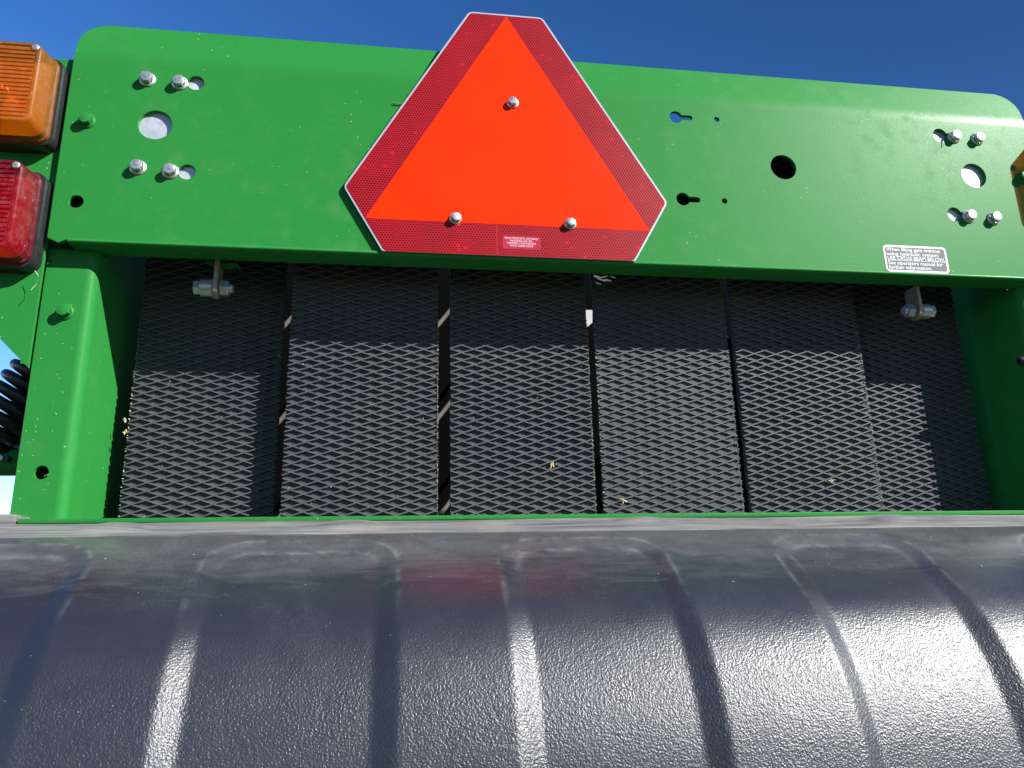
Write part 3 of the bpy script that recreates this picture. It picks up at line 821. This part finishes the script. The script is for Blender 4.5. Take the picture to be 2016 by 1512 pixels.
# flat dusty lip along its top, with low humps over the fixings
bm = bmesh.new(); rows = []
HUMPS = [-0.418, -0.183, 0.142, 0.44, 0.71]
prof = [(-0.0098, -0.4700, 0), (-0.0100, ZL - 0.0058, 0), (-0.0125, ZL - 0.0056, 0), (-0.0150, ZL - 0.0068, 0.35), (-0.020, ZL - 0.0085, 0.8), (-0.026, ZL - 0.0105, 1.0), (-0.033, ZL - 0.0135, 0.8), (-0.041, ZL - 0.0170, 0.3), (-0.049, ZL - 0.0205, 0), (-0.0535, ZL - 0.0215, 0), (-0.0545, ZL - 0.0232, 0), (-0.0530, ZL - 0.0240, 0)]
for (y, z, w) in prof:
    r_ = []
    for i in range(431):
        x = X0 + (X1 - X0) * i / 430
        hp = sum(0.0042 * max(0, 1 - ((x - hx) / 0.045) ** 2) ** 2 for hx in HUMPS)
        r_.append((x, y - hp * w * 0.4, z + hp * w + 0.0006 * math.sin(x * 17)))
    rows.append(r_)
sheet(bm, rows)
lip = mk('shield_lip', bm, M['flange'], shield, (0, 0, 0), sm=-50)
# raised corner of the plastic at the left end
bm = bmesh.new(); box(bm, -0.60, -0.5205, -0.012, 0.03, ZL - 0.007, ZL + 0.0045, 0.002)
mk('shield_corner', bm, M['flange'], shield, recenter=True)

# ------------------------------------------------------------------ gas of the left side: spring, clevis
def tube(bm, pts, r, n=10):
    loops = []
    for i, p in enumerate(pts):
        t = (pts[min(i + 1, len(pts) - 1)] - pts[max(i - 1, 0)]).normalized()
        a = t.cross(Vector((0, 0, 1))); a = a.normalized() if a.length > 1e-4 else Vector((1, 0, 0)); b = t.cross(a)
        loops.append([p + a * (r * math.cos(2 * math.pi * k / n)) + b * (r * math.sin(2 * math.pi * k / n)) for k in range(n)])
    loft(bm, loops)
A, B = Vector((-0.640, 0.150, -0.352)), Vector((-0.545, 0.150, -0.205))
ax = (B - A).normalized(); u_ = ax.cross(Vector((0, 1, 0))).normalized(); w_ = ax.cross(u_)
pts = []; turns = 11; rs = 0.034
for i in range(turns * 20 + 1):
    t = i / (turns * 20); a = 2 * math.pi * turns * t
    pts.append(A + (B - A) * t + u_ * rs * math.cos(a) + w_ * rs * math.sin(a))
bm = bmesh.new(); tube(bm, pts, 0.0062, 10)
spr = mk('coil_spring', bm, M['spring'], baler, recenter=True, sm=60)
bm = bmesh.new()
hook = [A + u_ * rs, A + u_ * rs * 0.9 - ax * 0.012, A - ax * 0.022, A - ax * 0.034, A - ax * 0.040 - u_ * 0.010]
tube(bm, hook, 0.0060, 10); mk('spring_hook', bm, M['spring'], spr, recenter=True, sm=60)
bm = bmesh.new(); box(bm, -0.655, -0.545, 0.135, 0.165, -0.392, -0.363, 0.004)
cl = mk('spring_anchor', bm, M['green'], baler, recenter=True)
bm = bmesh.new(); loft(bm, [ring(0.0035, 0.135, 14, 0, -0.612, -0.3745), ring(0.0035, 0.130, 14, 0, -0.612, -0.3745)]); mk('pin', bm, M['zinc'], cl, recenter=True)
bm = bmesh.new(); loft(bm, [ring(0.0035, 0.135, 14, 0, -0.604, -0.3755), ring(0.0035, 0.128, 14, 0, -0.604, -0.3755)]); mk('pin', bm, M['spring'], cl, recenter=True)
# part of the frame behind the post at lower left
bm = bmesh.new(); box(bm, -0.5545, -0.5300, 0.060, 0.30, -0.4345, -0.33, 0.002)
mk('frame_tube', bm, M['green'], baler, recenter=True)

# ------------------------------------------------------------------ slow moving vehicle sign
SX, SY = 0.0, -0.0058
sign = empty('slow_vehicle_sign', (SX, SY, 0.0)); tag(sign, 'orange triangle sign with dark red reflective borders bolted to the green panel', 'sign')
def tri_hex(inr, cut, rc):
    """equilateral triangle of inradius inr with its corners cut at distance cut, corners rounded by rc"""
    pts = []
    for k in range(3):
        a = R(90 - 120 * k); ux, uz = math.cos(a), math.sin(a); vx, vz = uz, -ux
        hw = (2 * inr - cut) * math.tan(R(30)) if False else (2 * inr - cut) * 0.57735
        pts += [(ux * cut - vx * hw, uz * cut - vz * hw), (ux * cut + vx * hw, uz * cut + vz * hw)]
    out = []
    n = len(pts)
    for i in range(n):
        p0, p, p1 = Vector(pts[i - 1]), Vector(pts[i]), Vector(pts[(i + 1) % n])
        d0, d1 = (p0 - p).normalized(), (p1 - p).normalized()
        for k in range(6):
            t = k / 5
            q = (p + d0 * rc) * (1 - t) ** 2 + p * 2 * t * (1 - t) + (p + d1 * rc) * t * t
            out.append((q.x, q.y))
    return out
def plate_part(name, pts, y0, y1, mat, parent, bev=0):
    bm = bmesh.new()
    if bev:
        loft(bm, [[(x, y0, z) for x, z in pts], [(x, y1, z) for x, z in pts]])
    else: loft(bm, [[(x, y0, z) for x, z in pts], [(x, y1, z) for x, z in pts]])
    return mk(name, bm, mat, parent, sm=0)
plate = plate_part('sign_plate', [(x, max(z, -0.1456)) for x, z in tri_hex(0.1480, 0.2095, 0.006)], SY + 0.0015, SY, M['alu'], sign)
redb = plate_part('reflective_border', tri_hex(0.1455, 0.2072, 0.004), SY - 0.00005, SY - 0.0003, M['red'], sign)
tr = [(0, 0.2058), (0.1790, -0.1033), (-0.1790, -0.1033)]
tri_ = plate_part('orange_triangle', list(reversed(tr)), SY - 0.00035, SY - 0.0006, M['orange'], sign)
tri_['label'] = 'flat fluorescent orange triangle'
for x, z in ((0.006, 0.0715), (-0.0695, -0.0985), (0.0755, -0.0985)):
    o = add_bolt(sign, x, SY - 0.0006, z, None, 0.80)
    o.rotation_euler = (R(random.uniform(-5, 5)), random.uniform(0, 6), R(random.uniform(-6, 6)))
# maker's label
lab = plate_part('maker_label', [(-0.0115, -0.1365), (0.0365, -0.1365), (0.0365, -0.1185), (-0.0115, -0.1185)], SY - 0.00035, SY - 0.0005, M['pink'], sign)
bm = bmesh.new()
for i, (s_, w_) in enumerate((('TRIAD PRODUCTS COMPANY', 0.0425), ('HASTINGS, NE USA', 0.0280), ('CERTIFIES COMPLIANCE', 0.0362), ('WITH ASABE S276.8', 0.0290))):
    me = text_mesh(s_, 0.0036, M['pinkt'], 0.00004, 'CENTER', w_)
    xc = (min(v.co.x for v in me.vertices) + max(v.co.x for v in me.vertices)) / 2
    for v in me.vertices: v.co = (v.co.x - xc + 0.0122, SY - 0.0007, v.co.z - 0.1229 - i * 0.00335)
    bm.from_mesh(me)
mk('label_lettering', bm, M['pinkt'], sign, sm=0, recenter=True)
plate_part('border_seam', [(-0.0186, -0.1450), (-0.0180, -0.1450), (-0.0180, -0.1040), (-0.0186, -0.1040)], SY - 0.00032, SY - 0.00045, M['seamred'], sign)

# ------------------------------------------------------------------ straw and chaff
def husk(name, loc, size, mat, seed, label, n=7, group=None):
    rng = random.Random(seed); bm = bmesh.new()
    for k in range(n):
        a = rng.uniform(0, 6.28); l = size * rng.uniform(0.4, 1.0); w = size * rng.uniform(0.10, 0.22)
        d = Vector((math.cos(a) * 0.7, -rng.uniform(0.1, 0.5), math.sin(a))).normalized(); q = d.cross(Vector((0, 1, 0))).normalized()
        o_ = Vector((rng.uniform(-1, 1), 0, rng.uniform(-1, 1))) * size * 0.2
        loft(bm, [[o_ + q * w * 0.4 + Vector((0, 0.0004, 0)), o_ - q * w * 0.4 + Vector((0, 0.0004, 0)), o_ + Vector((0, -w * 0.5, 0))],
                  [o_ + d * l * 0.5 + q * w, o_ + d * l * 0.5 - q * w, o_ + d * l * 0.5 + Vector((0, -w, 0))],
                  [o_ + d * l + q * w * 0.1, o_ + d * l - q * w * 0.1, o_ + d * l + Vector((0, -w * 0.1, 0))]])
    o = mk(name, bm, mat, None, loc, sm=50); tag(o, label, 'chaff', group); return o
husk('seed_husk', (0.0562, YC - 0.004, -0.3915), 0.0070, M['straw'], 1, 'pale seed husk on the third belt, lower right part')
husk('seed_husk', (0.1470, YC - 0.004, -0.4370), 0.0062, M['straw'], 2, 'pale seed husk on the fourth belt, lower left corner')
husk('seed_husk', (0.4325, YC - 0.004, -0.4120), 0.0060, M['straw'], 3, 'pale seed husk on the fifth belt, low down')
husk('seed_husk', (-0.2890, YO - 0.004, -0.2440), 0.0052, M['stem'], 4, 'small green seed husk in the shade on the first belt')
husk('straw_tuft', (-0.4640, YO - 0.006, -0.3470), 0.0048, M['straw'], 5, 'straw tuft caught on the left edge of the first belt', 12)
husk('straw_tuft', (-0.4655, YO - 0.006, -0.3320), 0.0036, M['chaff'], 6, 'small chaff tuft just above the straw tuft at the first belt edge', 8)
def stalk(loc, pts, r, mat, label):
    bm = bmesh.new(); tube(bm, [Vector(p) for p in pts], r, 6); o = mk('straw_stalk', bm, mat, None, loc, sm=60); tag(o, label, 'straw'); return o
stalk((-0.139, -0.0016, 0.0585), [(-0.010, 0, 0.004), (0.0, 0, 0.004), (0.006, -0.0005, 0.001), (0.012, -0.001, -0.003)], 0.0007, M['stem'], 'thin green stalk stuck behind the left edge of the orange triangle sign')
stalk((-0.548, -0.006, -0.013), [(0, 0, 0.012), (-0.003, -0.001, 0.006), (-0.001, -0.001, -0.004), (0.004, 0, -0.012)], 0.00035, M['chaff'], 'pale straw stalk caught beside the amber lamp')
stalk((-0.538, -0.004, -0.196), [(-0.003, 0, 0.010), (0.002, -0.001, 0.004), (0.001, 0, -0.006), (-0.004, 0, -0.013)], 0.00035, M['chaff'], 'pale straw stalk caught at the lower corner of the red lamp')
stalk((0.627, -0.0012, 0.054), [(0, 0, 0.008), (-0.0005, -0.0008, 0.0)], 0.0006, M['mark'], 'dark short stalk below the upper right keyhole')
# scattered specks: on belts, panel, post and shield
rng = random.Random(21); bm = bmesh.new()
def speck(p, n, s):
    n = Vector(n).normalized(); a = rng.uniform(0, 6.28)
    e = Vector((1, 0, 0)); e = (e - n * e.dot(n)).normalized(); f_ = n.cross(e)
    d = e * math.cos(a) + f_ * math.sin(a); q = n.cross(d)
    l, w = s * rng.uniform(0.6, 1.6), s * rng.uniform(0.2, 0.4); p = Vector(p)
    vs = [bm.verts.new(v) for v in (p - d * l - q * w, p - d * l + q * w, p + d * l + q * w * 0.4, p + d * l - q * w * 0.4, p + n * w * 1.6)]
    for i in range(4): bm.faces.new((vs[i], vs[(i + 1) % 4], vs[4]))
for _ in range(230):
    b_ = rng.choice(BELTS); speck((rng.uniform(b_[0] + 0.004, b_[1] - 0.004), b_[2] - b_[3] * rng.uniform(0, 1) - 0.0002, rng.uniform(-0.46, -0.17)), (0, -1, 0.2), rng.uniform(0.0004, 0.0011))
for _ in range(28):
    x, z = rng.uniform(XL + 0.01, XR - 0.02), rng.uniform(-0.13, 0.098)
    if rng.random() < 0.5: x = XL + 0.005 + 0.12 * rng.random() ** 1.5
    if abs(x) < 0.22 and rng.random() < 0.9: continue
    speck((x, -0.0001, z), (0, -1, 0), rng.uniform(0.0003, 0.0007))
for _ in range(26): speck((rng.uniform(-0.538, -0.505), YP - 0.0003, rng.uniform(-0.45, -0.18)), (0, -1, 0), rng.uniform(0.0004, 0.0010))
for _ in range(40): speck((-0.4855, rng.uniform(0.04, 0.12), rng.uniform(-0.45, -0.25)), (1, 0, 0), rng.uniform(0.0004, 0.0010))
for _ in range(70):
    s = rng.uniform(0.01, 0.12); y, z, th = prof_pt(s); x = rng.uniform(-0.5, 0.7)
    if any(xa - 0.005 < x < xb + 0.005 and s > s0 - 0.005 for xa, xb, s0 in FIELDS):
        if not any(xa + 0.03 < x < xb - 0.03 and s > s0 + 0.03 for xa, xb, s0 in FIELDS): continue
        n_ = Vector((0, -math.sin(th), math.cos(th))); p = Vector((x, y, z)) - n_ * (DEPTH - 0.0015)
    else:
        n_ = Vector((0, -math.sin(th), math.cos(th))); p = Vector((x, y, z)) + n_ * 0.0008
    speck(p, n_, rng.uniform(0.0004, 0.0011))
cf = mk('chaff_specks', bm, M['chaff'], None, sm=0); tag(cf, 'scattered tiny specks of pale chaff on belts, panel and shield', 'chaff', kind='stuff')
